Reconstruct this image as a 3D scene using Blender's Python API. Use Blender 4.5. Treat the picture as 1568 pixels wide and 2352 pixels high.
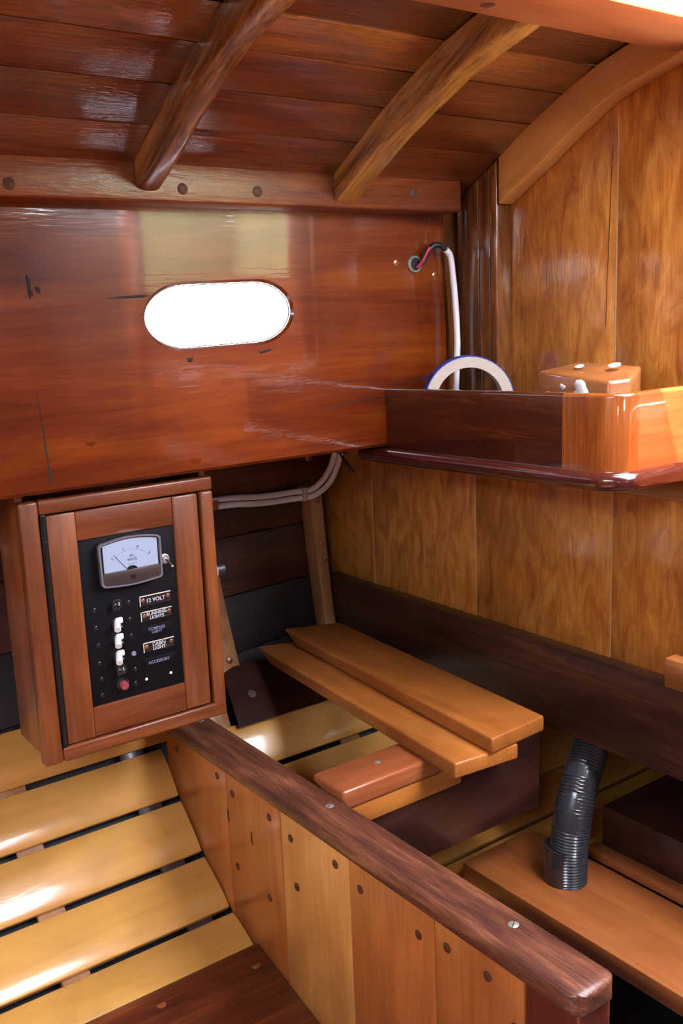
import bpy, bmesh, math, random
from mathutils import Matrix, Vector
random.seed(7)
for o in list(bpy.data.objects): bpy.data.objects.remove(o)
S = bpy.context.scene
COL = S.collection

# ---------------------------------------------------------------- camera
# x runs aft along the cabin side, y runs outboard to that side, z is up; the eye is the origin
R_ = Vector((0.80584012, -0.59083188, -0.03923514))
D_ = Vector((-0.14889652, -0.13805788, -0.97916794))
F_ = Vector((0.57310691, 0.79489478, -0.19922539))
cam = bpy.data.cameras.new('camera'); cam_ob = bpy.data.objects.new('camera', cam); COL.objects.link(cam_ob)
m = Matrix.Identity(4)
for i in range(3):
    m[i][0] = R_[i]; m[i][1] = -D_[i]; m[i][2] = -F_[i]
cam_ob.matrix_world = m
cam.sensor_fit = 'HORIZONTAL'; cam.sensor_width = 24.0; cam.lens = 34.4718; cam.clip_start = 0.02
S.camera = cam_ob

# ---------------------------------------------------------------- sky, sun, exposure
W = bpy.data.worlds.new('sky'); S.world = W; W.use_nodes = True
wn = W.node_tree.nodes; wl = W.node_tree.links; wn.clear()
sky = wn.new('ShaderNodeTexSky'); sky.sky_type = 'NISHITA'; sky.sun_disc = False
sky.sun_elevation = math.radians(62); sky.sun_rotation = math.radians(200); sky.air_density = 1.0; sky.dust_density = 2.0; sky.ozone_density = 1.0
mixs = wn.new('ShaderNodeMixRGB'); mixs.inputs[0].default_value = 0.55; mixs.inputs[2].default_value = (6.5, 6.6, 6.9, 1)
bg = wn.new('ShaderNodeBackground'); bg.inputs[1].default_value = 1.0
wo = wn.new('ShaderNodeOutputWorld')
wl.new(sky.outputs[0], mixs.inputs[1]); wl.new(mixs.outputs[0], bg.inputs[0]); wl.new(bg.outputs[0], wo.inputs[0])
sun = bpy.data.lights.new('sun', 'SUN'); sun.energy = 11.0; sun.angle = math.radians(0.6); sun.color = (1.0, 0.93, 0.82)
sun_ob = bpy.data.objects.new('sun', sun); COL.objects.link(sun_ob)
sun_ob.rotation_euler = Vector((-0.40, -0.16, 1.0)).to_track_quat('Z', 'Y').to_euler()
S.view_settings.view_transform = 'Standard'; S.view_settings.look = 'None'
S.view_settings.exposure = 2.05; S.view_settings.gamma = 1.0; S.view_settings.use_curve_mapping = False
S.cycles.use_denoising = True
S.cycles.max_bounces = 14; S.cycles.diffuse_bounces = 8; S.cycles.glossy_bounces = 6; S.cycles.transparent_max_bounces = 8
S.cycles.sample_clamp_indirect = 8.0; S.cycles.caustics_reflective = True

# ---------------------------------------------------------------- materials
def nodes(name):
    mt = bpy.data.materials.new(name); mt.use_nodes = True
    nt = mt.node_tree; return mt, nt.nodes, nt.links, nt.nodes['Principled BSDF']

def wood(name, dark, mid, light, axis='X', sc=1.0, grain=0.5, pores=0.35, rough=0.35, coat=0.6, crough=0.12, bump=0.15, vary=0.25, spots=0.0, wavy=0.25, along=1.2, tilt=0.0, ripple=(18, 70, .0009), cior=1.5):
    mt, N, L, P = nodes(name)
    tc = N.new('ShaderNodeTexCoord'); oi = N.new('ShaderNodeObjectInfo')
    vm = N.new('ShaderNodeVectorMath'); vm.operation = 'SCALE'; vm.inputs[3].default_value = 7.0
    cx = N.new('ShaderNodeCombineXYZ'); L.new(oi.outputs['Random'], cx.inputs[0]); L.new(oi.outputs['Random'], cx.inputs[1]); L.new(oi.outputs['Random'], cx.inputs[2])
    L.new(cx.outputs[0], vm.inputs[0])
    ad = N.new('ShaderNodeVectorMath'); ad.operation = 'ADD'; L.new(tc.outputs['Object'], ad.inputs[0]); L.new(vm.outputs[0], ad.inputs[1])
    if tilt:
        vr = N.new('ShaderNodeVectorRotate'); vr.rotation_type = 'X_AXIS'; vr.inputs['Angle'].default_value = tilt; L.new(ad.outputs[0], vr.inputs['Vector']); ad = vr
    def mapped(along, across):
        mp = N.new('ShaderNodeMapping'); s = [across] * 3; s['XYZ'.index(axis)] = along; mp.inputs['Scale'].default_value = s
        L.new(ad.outputs[0], mp.inputs['Vector']); return mp
    def noise(mp, scale, det=5, dist=0.0, ro=0.55):
        n = N.new('ShaderNodeTexNoise'); n.inputs['Scale'].default_value = scale; n.inputs['Detail'].default_value = det
        n.inputs['Roughness'].default_value = ro; n.inputs['Distortion'].default_value = dist; L.new(mp.outputs[0], n.inputs['Vector']); return n
    n1 = noise(mapped(along * sc, 10 * sc), 2.2, 6, 1.2, 0.6)
    n2 = noise(mapped(6 * sc, 130 * sc), 2.0, 4, 0.2, 0.6)
    n3 = noise(mapped(3.0, 3.0), 2.5, 3, 0.5)
    r1 = N.new('ShaderNodeValToRGB'); e = r1.color_ramp.elements
    e[0].position = 0.30; e[0].color = (*dark, 1); e[1].position = 0.72; e[1].color = (*light, 1)
    em = r1.color_ramp.elements.new(0.50); em.color = (*mid, 1)
    # growth bands sum
    mx = N.new('ShaderNodeMath'); mx.operation = 'MULTIPLY_ADD'; mx.inputs[1].default_value = grain
    sub = N.new('ShaderNodeMath'); sub.operation = 'SUBTRACT'; sub.inputs[1].default_value = 0.5; L.new(n2.outputs[0], sub.inputs[0])
    L.new(sub.outputs[0], mx.inputs[0]); L.new(n1.outputs[0], mx.inputs[2])
    L.new(mx.outputs[0], r1.inputs[0])
    # fine dark pores stretched along the grain
    n4 = noise(mapped(14 * sc, 260 * sc), 1.6, 2, 0.0, 0.5)
    rp = N.new('ShaderNodeValToRGB'); rp.color_ramp.elements[0].position = 0.60; rp.color_ramp.elements[1].position = 0.72
    L.new(n4.outputs[0], rp.inputs[0])
    mu = N.new('ShaderNodeMath'); mu.operation = 'MULTIPLY'; mu.inputs[1].default_value = pores; L.new(rp.outputs[0], mu.inputs[0])
    mix = N.new('ShaderNodeMixRGB'); mix.blend_type = 'MIX'; mix.inputs[2].default_value = (*[c * 0.35 for c in dark], 1)
    L.new(mu.outputs[0], mix.inputs[0]); L.new(r1.outputs[0], mix.inputs[1])
    col = mix.outputs[0]
    if spots:
        n5 = noise(mapped(12, 55), 1.5, 5, 0.6, 0.65)
        rs = N.new('ShaderNodeValToRGB'); rs.color_ramp.elements[0].position = 0.52; rs.color_ramp.elements[1].position = 0.66; L.new(n5.outputs[0], rs.inputs[0])
        ms = N.new('ShaderNodeMath'); ms.operation = 'MULTIPLY'; ms.inputs[1].default_value = spots; L.new(rs.outputs[0], ms.inputs[0])
        m2 = N.new('ShaderNodeMixRGB'); m2.inputs[2].default_value = (*[c * 0.45 for c in dark], 1); L.new(ms.outputs[0], m2.inputs[0]); L.new(col, m2.inputs[1]); col = m2.outputs[0]
    # tone of each piece and slow drift
    hs = N.new('ShaderNodeHueSaturation'); L.new(col, hs.inputs['Color'])
    mr = N.new('ShaderNodeMapRange'); mr.inputs['To Min'].default_value = 1 - vary; mr.inputs['To Max'].default_value = 1 + vary; L.new(oi.outputs['Random'], mr.inputs['Value'])
    dr = N.new('ShaderNodeMapRange'); dr.inputs['From Min'].default_value = 0.3; dr.inputs['From Max'].default_value = 0.7; dr.inputs['To Min'].default_value = 0.82; dr.inputs['To Max'].default_value = 1.18; L.new(n3.outputs[0], dr.inputs['Value'])
    mm = N.new('ShaderNodeMath'); mm.operation = 'MULTIPLY'; L.new(mr.outputs[0], mm.inputs[0]); L.new(dr.outputs[0], mm.inputs[1]); L.new(mm.outputs[0], hs.inputs['Value'])
    L.new(hs.outputs[0], P.inputs['Base Color'])
    P.inputs['Roughness'].default_value = rough
    P.inputs['Coat Weight'].default_value = coat; P.inputs['Coat Roughness'].default_value = crough; P.inputs['Coat IOR'].default_value = cior
    P.inputs['Specular IOR Level'].default_value = 0.4
    b = N.new('ShaderNodeBump'); b.inputs['Strength'].default_value = bump; b.inputs['Distance'].default_value = 0.0006
    L.new(n4.outputs[0], b.inputs['Height']); L.new(b.outputs[0], P.inputs['Normal'])
    # brushed varnish: slow waviness of the coat
    nv = noise(mapped(ripple[0], ripple[1]), 1.4, 3, 0.0, 0.6)
    bc = N.new('ShaderNodeBump'); bc.inputs['Strength'].default_value = wavy; bc.inputs['Distance'].default_value = ripple[2]
    L.new(nv.outputs[0], bc.inputs['Height']); L.new(bc.outputs[0], P.inputs['Coat Normal'])
    return mt

def plain(name, col, rough=0.4, metal=0.0, coat=0.0, noise=0.0, bump=0.0, scale=60):
    mt, N, L, P = nodes(name)
    P.inputs['Roughness'].default_value = rough; P.inputs['Metallic'].default_value = metal; P.inputs['Coat Weight'].default_value = coat
    tc = N.new('ShaderNodeTexCoord'); n = N.new('ShaderNodeTexNoise'); n.inputs['Scale'].default_value = scale; n.inputs['Detail'].default_value = 4
    L.new(tc.outputs['Object'], n.inputs['Vector'])
    mx = N.new('ShaderNodeMixRGB'); mx.inputs[1].default_value = (*[c * (1 - noise) for c in col], 1); mx.inputs[2].default_value = (*[min(1, c * (1 + noise)) for c in col], 1)
    L.new(n.outputs[0], mx.inputs[0]); L.new(mx.outputs[0], P.inputs['Base Color'])
    if bump:
        b = N.new('ShaderNodeBump'); b.inputs['Strength'].default_value = bump; b.inputs['Distance'].default_value = 0.001
        L.new(n.outputs[0], b.inputs['Height']); L.new(b.outputs[0], P.inputs['Normal'])
    return mt

M = {}
M['cabin_side'] = wood('varnished mahogany, cabin side', (.085, .0095, .0010), (.148, .0220, .0018), (.24, .048, .0042), 'X', .8, .25, .10, .25, .9, .05, .06, 0, wavy=.30, ripple=(10, 90, .0005))
M['deck_plank'] = wood('varnished mahogany, deck planks', (.060, .011, .003), (.115, .024, .006), (.20, .052, .012), 'X', 1.0, .7, .55, .34, 1.0, .09, .35, .22, spots=.35, wavy=1.0, ripple=(30, 190, .0009), cior=2.0)
M['deck_plank_light'] = wood('lighter deck planks', (.17, .045, .010), (.27, .080, .018), (.37, .125, .03), 'X', 1.0, .7, .55, .34, 1.0, .09, .35, .12, spots=.6, wavy=1.0, ripple=(30, 190, .0009), cior=2.0)
M['shelf_rail'] = wood('varnished mahogany, beam shelf', (.10, .020, .005), (.17, .038, .009), (.26, .075, .018), 'X', 1.0, .6, .45, .34, .5, .16, .3, 0, spots=.3, wavy=.8, ripple=(30, 150, .0011))
M['yellow_beam'] = wood('yellowed oak beam', (.09, .030, .006), (.34, .155, .032), (.56, .31, .075), 'Y', .9, .6, .5, .32, .8, .14, .35, .05, spots=.55, wavy=.35, tilt=.5, ripple=(25, 120, .0006))
M['old_beam'] = wood('old stained oak beams', (.055, .018, .004), (.20, .075, .017), (.42, .19, .05), 'Y', .9, .8, .5, .32, .8, .14, .35, .12, spots=.6, wavy=.35, tilt=.5)
M['new_beam'] = wood('pale new beam', (.52, .235, .060), (.60, .285, .078), (.68, .34, .10), 'Y', 1.0, .35, .12, .35, .6, .15, .1, 0, tilt=.5)
M['carlin'] = wood('reddish carlin', (.26, .06, .02), (.36, .10, .035), (.45, .15, .055), 'X', .8, .4, .15, .3, .6, .15, .1, 0)
M['bulkhead'] = wood('mottled golden plywood', (.29, .085, .012), (.45, .165, .026), (.64, .29, .06), 'Z', 1.7, .40, .22, .3, 1.0, .07, .25, .08, spots=.10, wavy=1.0, along=3.6, ripple=(25, 130, .0006), cior=1.7)
M['corner'] = wood('dark varnished corner post', (.075, .024, .006), (.17, .058, .013), (.30, .115, .03), 'Z', 1.4, .9, .4, .28, .9, .07, .35, .12, spots=.3, wavy=.6)
M['fiddle'] = wood('dark mahogany fiddle', (.026, .004, .0035), (.050, .009, .004), (.13, .033, .008), 'Y', .9, .45, .06, .25, .95, .05, .08, 0, wavy=.08)
M['nosing'] = wood('purplish mahogany nosing', (.030, .005, .005), (.055, .009, .007), (.085, .016, .009), 'Y', .8, .4, .1, .22, 1.0, .06, .04, 0, wavy=.06)
M['block'] = wood('mid mahogany corner block', (.19, .042, .007), (.27, .068, .010), (.36, .105, .017), 'Z', 1.2, .5, .3, .25, .95, .05, .08, 0, wavy=.06)
M['side_rail'] = wood('bright mahogany side rail', (.26, .05, .012), (.35, .075, .018), (.43, .11, .028), 'X', 1.0, .5, .2, .28, .9, .06, .08, 0, wavy=.06)
M['cabinet'] = wood('cabinet mahogany upright', (.12, .030, .009), (.185, .050, .013), (.27, .085, .022), 'Z', 1.0, .5, .2, .36, .35, .2, .12, .10)
M['cabinet_x'] = wood('cabinet mahogany level', (.12, .028, .008), (.175, .045, .012), (.24, .07, .019), 'X', 1.0, .5, .2, .36, .35, .2, .12, .10)
M['slat'] = wood('pale yellow slats', (.53, .25, .055), (.60, .295, .069), (.66, .345, .09), 'X', .7, .18, .05, .28, .8, .10, .05, .05, wavy=.22)
M['pine1'] = wood('orange pine panel', (.26, .073, .015), (.34, .104, .022), (.42, .148, .034), 'Z', .7, .35, .06, .33, .6, .12, .05, .06)
M['pine2'] = wood('yellow pine panel', (.42, .155, .033), (.51, .215, .052), (.60, .30, .085), 'Z', .7, .35, .05, .33, .6, .12, .05, .02)
M['pine3'] = wood('reddish fir panel', (.29, .082, .018), (.37, .112, .025), (.44, .142, .033), 'Z', 1.2, .55, .08, .35, .55, .14, .06, .04)
M['plug'] = plain('wood plug', (.075, .022, .009), .55, coat=.0, noise=.25)
M['plug_dull'] = plain('greyed plug', (.085, .055, .042), .6, noise=.2)
M['plug_light'] = plain('pale wood plug', (.26, .07, .018), .5, coat=.0, noise=.2)
M['cap'] = wood('worn dark cap', (.050, .015, .011), (.12, .038, .020), (.25, .092, .042), 'Y', 2.0, .7, .45, .42, .35, .22, .3, 0, spots=.3, wavy=.3)
M['post_dark'] = wood('dark red post', (.065, .010, .006), (.10, .018, .009), (.15, .030, .014), 'Z', .8, .4, .1, .3, .7, .15, .06, 0)
M['fascia'] = wood('dark fascia board', (.018, .005, .003), (.040, .011, .006), (.085, .026, .011), 'Y', 1.1, .8, .35, .42, .3, .25, .15, 0)
M['dark_board'] = wood('dark mahogany board', (.018, .005, .004), (.034, .010, .007), (.055, .018, .011), 'X', .9, .6, .2, .35, .6, .18, .1, 0)
M['loose'] = wood('loose cedar boards', (.20, .060, .010), (.27, .085, .015), (.34, .12, .024), 'Y', .7, .45, .05, .42, .25, .25, .05, .10)
M['cleat'] = wood('salmon mahogany cleat', (.25, .065, .022), (.33, .09, .03), (.40, .13, .045), 'X', .9, .4, .1, .35, .6, .16, .08, .08)
M['batten'] = wood('lit orange batten', (.36, .11, .018), (.44, .15, .025), (.50, .19, .035), 'X', .9, .4, .1, .4, .4, .2, .08, 0)  # orange takes in the light falling on the band under the cleat
M['locker'] = wood('brown locker board', (.20, .058, .016), (.27, .082, .022), (.33, .11, .03), 'Y', .8, .35, .08, .42, .25, .25, .06, .03)
M['sole'] = wood('dark mahogany sole', (.055, .010, .005), (.10, .021, .008), (.19, .046, .014), 'X', .8, .9, .25, .35, .55, .16, .12, 0)
M['frame'] = wood('steamed oak rib', (.24, .10, .035), (.33, .15, .055), (.42, .21, .09), 'Z', 1.0, .4, .2, .5, .2, .3, .1, .08)
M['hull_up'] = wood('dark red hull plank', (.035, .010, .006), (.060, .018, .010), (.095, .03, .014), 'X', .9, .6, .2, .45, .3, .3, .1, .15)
M['hull_low'] = wood('primed and shaded hull plank', (.014, .011, .014), (.022, .016, .019), (.034, .022, .022), 'X', .9, .4, .2, .5, .2, .35, .1, .12)  # blackish base holds both primer and the shade low on the hull
M['clamp'] = wood('dark red sheer clamp', (.055, .012, .004), (.10, .024, .007), (.17, .045, .012), 'X', 1.0, .7, .2, .35, .5, .2, .1, 0)
M['end_grain'] = plain('pale wood edge', (.50, .25, .09), .5, noise=.2)
M['copper'] = plain('copper rivet', (.42, .20, .11), .4, .8, noise=.25, scale=200)
M['bronze'] = plain('verdigris bronze screw', (.36, .42, .36), .45, .7, noise=.35, scale=500)
M['brass'] = plain('brass screw', (.62, .40, .22), .3, .9, noise=.2, scale=300)
M['chrome'] = plain('chrome', (.8, .8, .8), .12, 1.0)
M['nickel'] = plain('dull nickel', (.62, .61, .56), .42, .6, noise=.1)
M['black'] = plain('black panel', (.004, .004, .0055), .55, noise=.2)
M['black_gloss'] = plain('black plastic', (.018, .017, .018), .18, coat=.5)
M['meter_low'] = plain('meter lower cover', (.05, .035, .032), .3, coat=.5)
M['white'] = plain('white plastic', (.80, .80, .78), .35, noise=.03)
M['dial'] = plain('meter dial paper', (.36, .43, .56), .5, noise=.03)
M['ink'] = plain('grey ink', (.10, .12, .17), .7)
M['ink_light'] = plain('faded white lettering', (.55, .57, .62), .6)
M['ink_blue'] = plain('dim bluish lettering', (.22, .24, .36), .6)
M['plate_edge'] = plain('plate edging', (.62, .60, .52), .4, noise=.1)
M['red'] = plain('dull red button', (.30, .045, .055), .5, noise=.15)
M['cable'] = plain('white cable sheath', (.90, .92, .95), .35, coat=.2, noise=.05)
M['cable_black'] = plain('black cable boot', (.02, .022, .028), .4)
M['wire_red'] = plain('red wire', (.62, .03, .08), .35)
M['card'] = plain('tape core card', (.50, .43, .35), .75, noise=.12, bump=.2, scale=120)
M['card_in'] = plain('grey core inside', (.42, .40, .38), .8, noise=.1)
M['tape_blue'] = plain('blue masking tape', (.015, .035, .30), .55, noise=.25)
M['putty'] = plain('white filler', (.60, .60, .62), .5, noise=.1, bump=.4, scale=300)
M['lump'] = wood('brown varnished block', (.17, .055, .016), (.26, .09, .026), (.38, .15, .045), 'Y', 1.0, .4, .1, .3, .7, .12, .1, 0)
M['hose'] = plain('black hose', (.022, .024, .032), .28, coat=.4)
M['seam'] = plain('dark seam filler', (.012, .003, .002), .7)
M['bead'] = plain('pale seam bead', (.48, .27, .13), .35, coat=.6, noise=.3, scale=300)
M['dark_void'] = plain('dark bilge void', (.02, .02, .024), .6, noise=.2)  # near-black base stands for the dark void under slats and floor
M['rubber'] = plain('black gasket', (.02, .02, .02), .5)
M['hinge'] = plain('blackened hinge', (.022, .022, .020), .35, .5, noise=.5, bump=.5, scale=150)
M['deck_top'] = plain('painted deck', (.86, .86, .84), .6, noise=.1)
M['ground'] = plain('pale boatyard ground', (.62, .62, .58), .9, noise=.3, scale=3)
M['hedge'] = plain('yellow green hedge', (.20, .20, .075), .8, noise=.5, scale=6)
def glass():
    mt, N, L, P = nodes('window glass'); N.remove(P)
    t = N.new('ShaderNodeBsdfTransparent'); g = N.new('ShaderNodeBsdfGlossy'); g.inputs['Roughness'].default_value = .02
    f = N.new('ShaderNodeFresnel'); f.inputs[0].default_value = 1.45; mx = N.new('ShaderNodeMixShader')
    L.new(f.outputs[0], mx.inputs[0]); L.new(t.outputs[0], mx.inputs[1]); L.new(g.outputs[0], mx.inputs[2]); L.new(mx.outputs[0], N['Material Output'].inputs[0]); return mt
M['glass'] = glass()
M['black'].node_tree.nodes['Principled BSDF'].inputs['Specular IOR Level'].default_value = .18
M['meter_low'].node_tree.nodes['Principled BSDF'].inputs['Coat Weight'].default_value = .15

# ---------------------------------------------------------------- builders
def link(name, me, mat, parent=None):
    o = bpy.data.objects.new(name, me); COL.objects.link(o)
    if mat is not None: me.materials.append(M[mat] if isinstance(mat, str) else mat)
    if parent is not None:
        o.parent = parent; o.matrix_parent_inverse = parent_mat(parent).inverted()
    return o
def parent_mat(p):
    mm = p.matrix_basis.copy()
    if p.parent is not None: mm = parent_mat(p.parent) @ p.matrix_parent_inverse @ mm
    return mm
def finish(name, bm, mat, parent=None, angle=35, bevel=0.0, seg=2, edges=None):
    bmesh.ops.recalc_face_normals(bm, faces=bm.faces)
    if bevel > 0:
        es = edges if edges is not None else [e for e in bm.edges if len(e.link_faces) == 2 and e.calc_face_angle(0) > math.radians(28)]
        bmesh.ops.bevel(bm, geom=es, offset=bevel, segments=seg, profile=0.5, affect='EDGES', clamp_overlap=True)
    me = bpy.data.meshes.new(name); bm.to_mesh(me); bm.free()
    for p in me.polygons: p.use_smooth = True
    me.set_sharp_from_angle(angle=math.radians(angle))
    return link(name, me, mat, parent)
def thing(name, loc, label, cat, group=None):
    o = bpy.data.objects.new(name, None); COL.objects.link(o); o.empty_display_size = .02
    o.location = loc; o['label'] = label; o['category'] = cat
    if group: o['group'] = group
    return o
def tag(o, label, cat, group=None):
    o['label'] = label; o['category'] = cat
    if group: o['group'] = group
    return o
def structure(name, loc=(0, 0, 0)):
    o = bpy.data.objects.new(name, None); COL.objects.link(o); o.empty_display_size = .02; o.location = loc; o['kind'] = 'structure'; return o
def st(o): o['kind'] = 'structure'; return o
def box(name, x, y, z, mat, parent=None, bevel=.0015, seg=2):
    bm = bmesh.new(); v = [bm.verts.new((a, b, c)) for a in x for b in y for c in z]
    for f in ((0, 1, 3, 2), (4, 6, 7, 5), (0, 4, 5, 1), (2, 3, 7, 6), (0, 2, 6, 4), (1, 5, 7, 3)): bm.faces.new([v[i] for i in f])
    return finish(name, bm, mat, parent, bevel=bevel, seg=seg)
def hexa(name, pts, mat, parent=None, bevel=.0015, seg=2):
    """8 corners: four of one face, then the four facing them"""
    bm = bmesh.new(); v = [bm.verts.new(p) for p in pts]
    for f in ((0, 1, 2, 3), (7, 6, 5, 4), (0, 4, 5, 1), (1, 5, 6, 2), (2, 6, 7, 3), (3, 7, 4, 0)): bm.faces.new([v[i] for i in f])
    return finish(name, bm, mat, parent, bevel=bevel, seg=seg)
def prism(name, poly, axis, a, b, mat, parent=None, bevel=.0015, seg=2, angle=35):
    """poly is a list of 2D points in the other two axes (in xyz order), run from a to b along axis"""
    def P(u, w, t): return {'X': (t, u, w), 'Y': (u, t, w), 'Z': (u, w, t)}[axis]
    bm = bmesh.new(); A = [bm.verts.new(P(u, w, a)) for u, w in poly]; B = [bm.verts.new(P(u, w, b)) for u, w in poly]
    bm.faces.new(A); bm.faces.new(B[::-1]); n = len(poly)
    for i in range(n): bm.faces.new((A[i], A[(i + 1) % n], B[(i + 1) % n], B[i]))
    return finish(name, bm, mat, parent, bevel=bevel, seg=seg, angle=angle)
def ring_frame(d):
    d = d.normalized(); up = Vector((0, 0, 1)) if abs(d.z) < .9 else Vector((1, 0, 0))
    u = d.cross(up).normalized(); return u, d.cross(u).normalized()
def catmull(pts, n=8):
    P = [Vector(p) for p in pts]; out = []
    for i in range(len(P) - 1):
        p0 = P[max(i - 1, 0)]; p1 = P[i]; p2 = P[i + 1]; p3 = P[min(i + 2, len(P) - 1)]
        for k in range(n):
            t = k / n
            out.append(.5 * ((2 * p1) + (p2 - p0) * t + (2 * p0 - 5 * p1 + 4 * p2 - p3) * t * t + (3 * p1 - p0 - 3 * p2 + p3) * t ** 3))
    out.append(P[-1]); return out
def tube(name, pts, r, mat, parent=None, sides=12, smooth=8, rfun=None):
    path = catmull(pts, smooth) if len(pts) > 2 and smooth else [Vector(p) for p in pts]
    bm = bmesh.new(); rings = []; u = None
    for i, p in enumerate(path):
        d = (path[min(i + 1, len(path) - 1)] - path[max(i - 1, 0)]).normalized()
        if u is None: u, w = ring_frame(d)
        else:
            u = (u - d * u.dot(d)).normalized(); w = d.cross(u)
        rr = rfun(i) if rfun else r
        rings.append([bm.verts.new(p + u * rr * math.cos(2 * math.pi * k / sides) + w * rr * math.sin(2 * math.pi * k / sides)) for k in range(sides)])
    for A, B in zip(rings, rings[1:]):
        for k in range(sides): bm.faces.new((A[k], A[(k + 1) % sides], B[(k + 1) % sides], B[k]))
    bm.faces.new(rings[0][::-1]); bm.faces.new(rings[-1])
    return finish(name, bm, mat, parent, angle=60)
def lathe(name, c, d, prof, mat, parent=None, sides=20):
    """prof: (radius, height) pairs from base to tip along direction d, starting at c"""
    c = Vector(c); d = Vector(d).normalized(); u, w = ring_frame(d); bm = bmesh.new(); rings = []
    for r, h in prof:
        if r <= 1e-6: rings.append([bm.verts.new(c + d * h)])
        else: rings.append([bm.verts.new(c + d * h + u * r * math.cos(2 * math.pi * k / sides) + w * r * math.sin(2 * math.pi * k / sides)) for k in range(sides)])
    for A, B in zip(rings, rings[1:]):
        for k in range(sides):
            k2 = (k + 1) % sides
            if len(A) == 1: bm.faces.new((A[0], B[k], B[k2]))
            elif len(B) == 1: bm.faces.new((A[k], A[k2], B[0]))
            else: bm.faces.new((A[k], A[k2], B[k2], B[k]))
    if len(rings[0]) > 1: bm.faces.new(rings[0][::-1])
    if len(rings[-1]) > 1: bm.faces.new(rings[-1])
    return finish(name, bm, mat, parent, angle=40)
def disc(name, c, d, r, mat, parent=None, h=.0006, sides=20):
    return lathe(name, Vector(c) - Vector(d).normalized() * .002, d, [(r, 0), (r, .002 + h * .6), (r * .93, .002 + h), (0, .002 + h)], mat, parent, sides)
def screw(name, c, d, r, mat, parent, slot_dir=(1, 0, 0), slot='seam'):
    """slotted dome: two half domes with the slot open between them"""
    c = Vector(c); d = Vector(d).normalized(); s = Vector(slot_dir); s = (s - d * s.dot(d)).normalized(); t = d.cross(s)
    bm = bmesh.new(); g = r * .10
    prof = [(1, -.003 / r), (1, .0), (.85, .10), (.55, .17), (0.0, .20)]
    for side in (1, -1):
        rings = []
        for k, h in prof:
            ring = []
            for i in range(11):
                a = math.pi * i / 10; q = c + s * (r * k * math.cos(a)) + t * side * (g + max(0, r * k - g) * math.sin(a)) + d * (h * r); ring.append(bm.verts.new(q))
            rings.append(ring)
        for A, B in zip(rings, rings[1:]):
            for i in range(10): bm.faces.new((A[i], A[i + 1], B[i + 1], B[i]))
            bm.faces.new((A[0], B[0], B[10], A[10]))
    bmesh.ops.remove_doubles(bm, verts=bm.verts, dist=1e-6)
    return finish(name, bm, mat, parent, angle=30)
def text(body, loc, size, mat, parent, name='lettering', ext=.0001, rz=0):
    cu = bpy.data.curves.new(name, 'FONT'); cu.body = body; cu.size = size; cu.extrude = ext; cu.align_x = 'CENTER'; cu.align_y = 'CENTER'; cu.space_line = .85; cu.offset = size * .018
    cu.materials.append(M[mat]); o = bpy.data.objects.new(name, cu); COL.objects.link(o)
    me = bpy.data.meshes.new_from_object(o); bpy.data.objects.remove(o)
    me.transform(Matrix.Translation(loc) @ Matrix.Rotation(rz, 4, 'Y') @ Matrix.Rotation(math.pi / 2, 4, 'X')); me.name = name
    o = bpy.data.objects.new(name, me); COL.objects.link(o)
    if not me.materials: me.materials.append(M[mat])
    o.parent = parent; o.matrix_parent_inverse = parent_mat(parent).inverted(); return o

# ---------------------------------------------------------------- shape of the hull and deck
DECK = [(0.0, .352), (.30, .340), (.50, .324), (.64, .3085), (.70, .2975), (.7577, .2829), (.8029, .2695), (.8568, .2463), (.910, .2203), (.960, .191), (1.005, .166), (1.10, .108)]
def lerp(tab, v):
    if v <= tab[0][0]: return tab[0][1]
    for (a, p), (b, q) in zip(tab, tab[1:]):
        if v <= b: return p + (q - p) * (v - a) / (b - a)
    return tab[-1][1]
def deck(y): return lerp(DECK, abs(y))
SLAT = [(.60, -.868), (.861, -.850), (.95, -.832), (1.03, -.8115), (1.0723, -.7907), (1.145, -.741), (1.209, -.681), (1.262, -.6185), (1.30, -.548)]
def hull_y(x, z):
    """inside of the hull planking, fuller further aft"""
    k = max(0., min(1., (-.30 - z) / .25)); inset = .145 - .19 * (x - .35); inset = max(.01, min(.118, inset))
    y = 1.437 - inset * k ** 1.4
    if z < -.55: y -= (-.55 - z) * .45
    return y
XB = .995            # face of the bulkhead
DX = .972            # face of the dark fascia board

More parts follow.
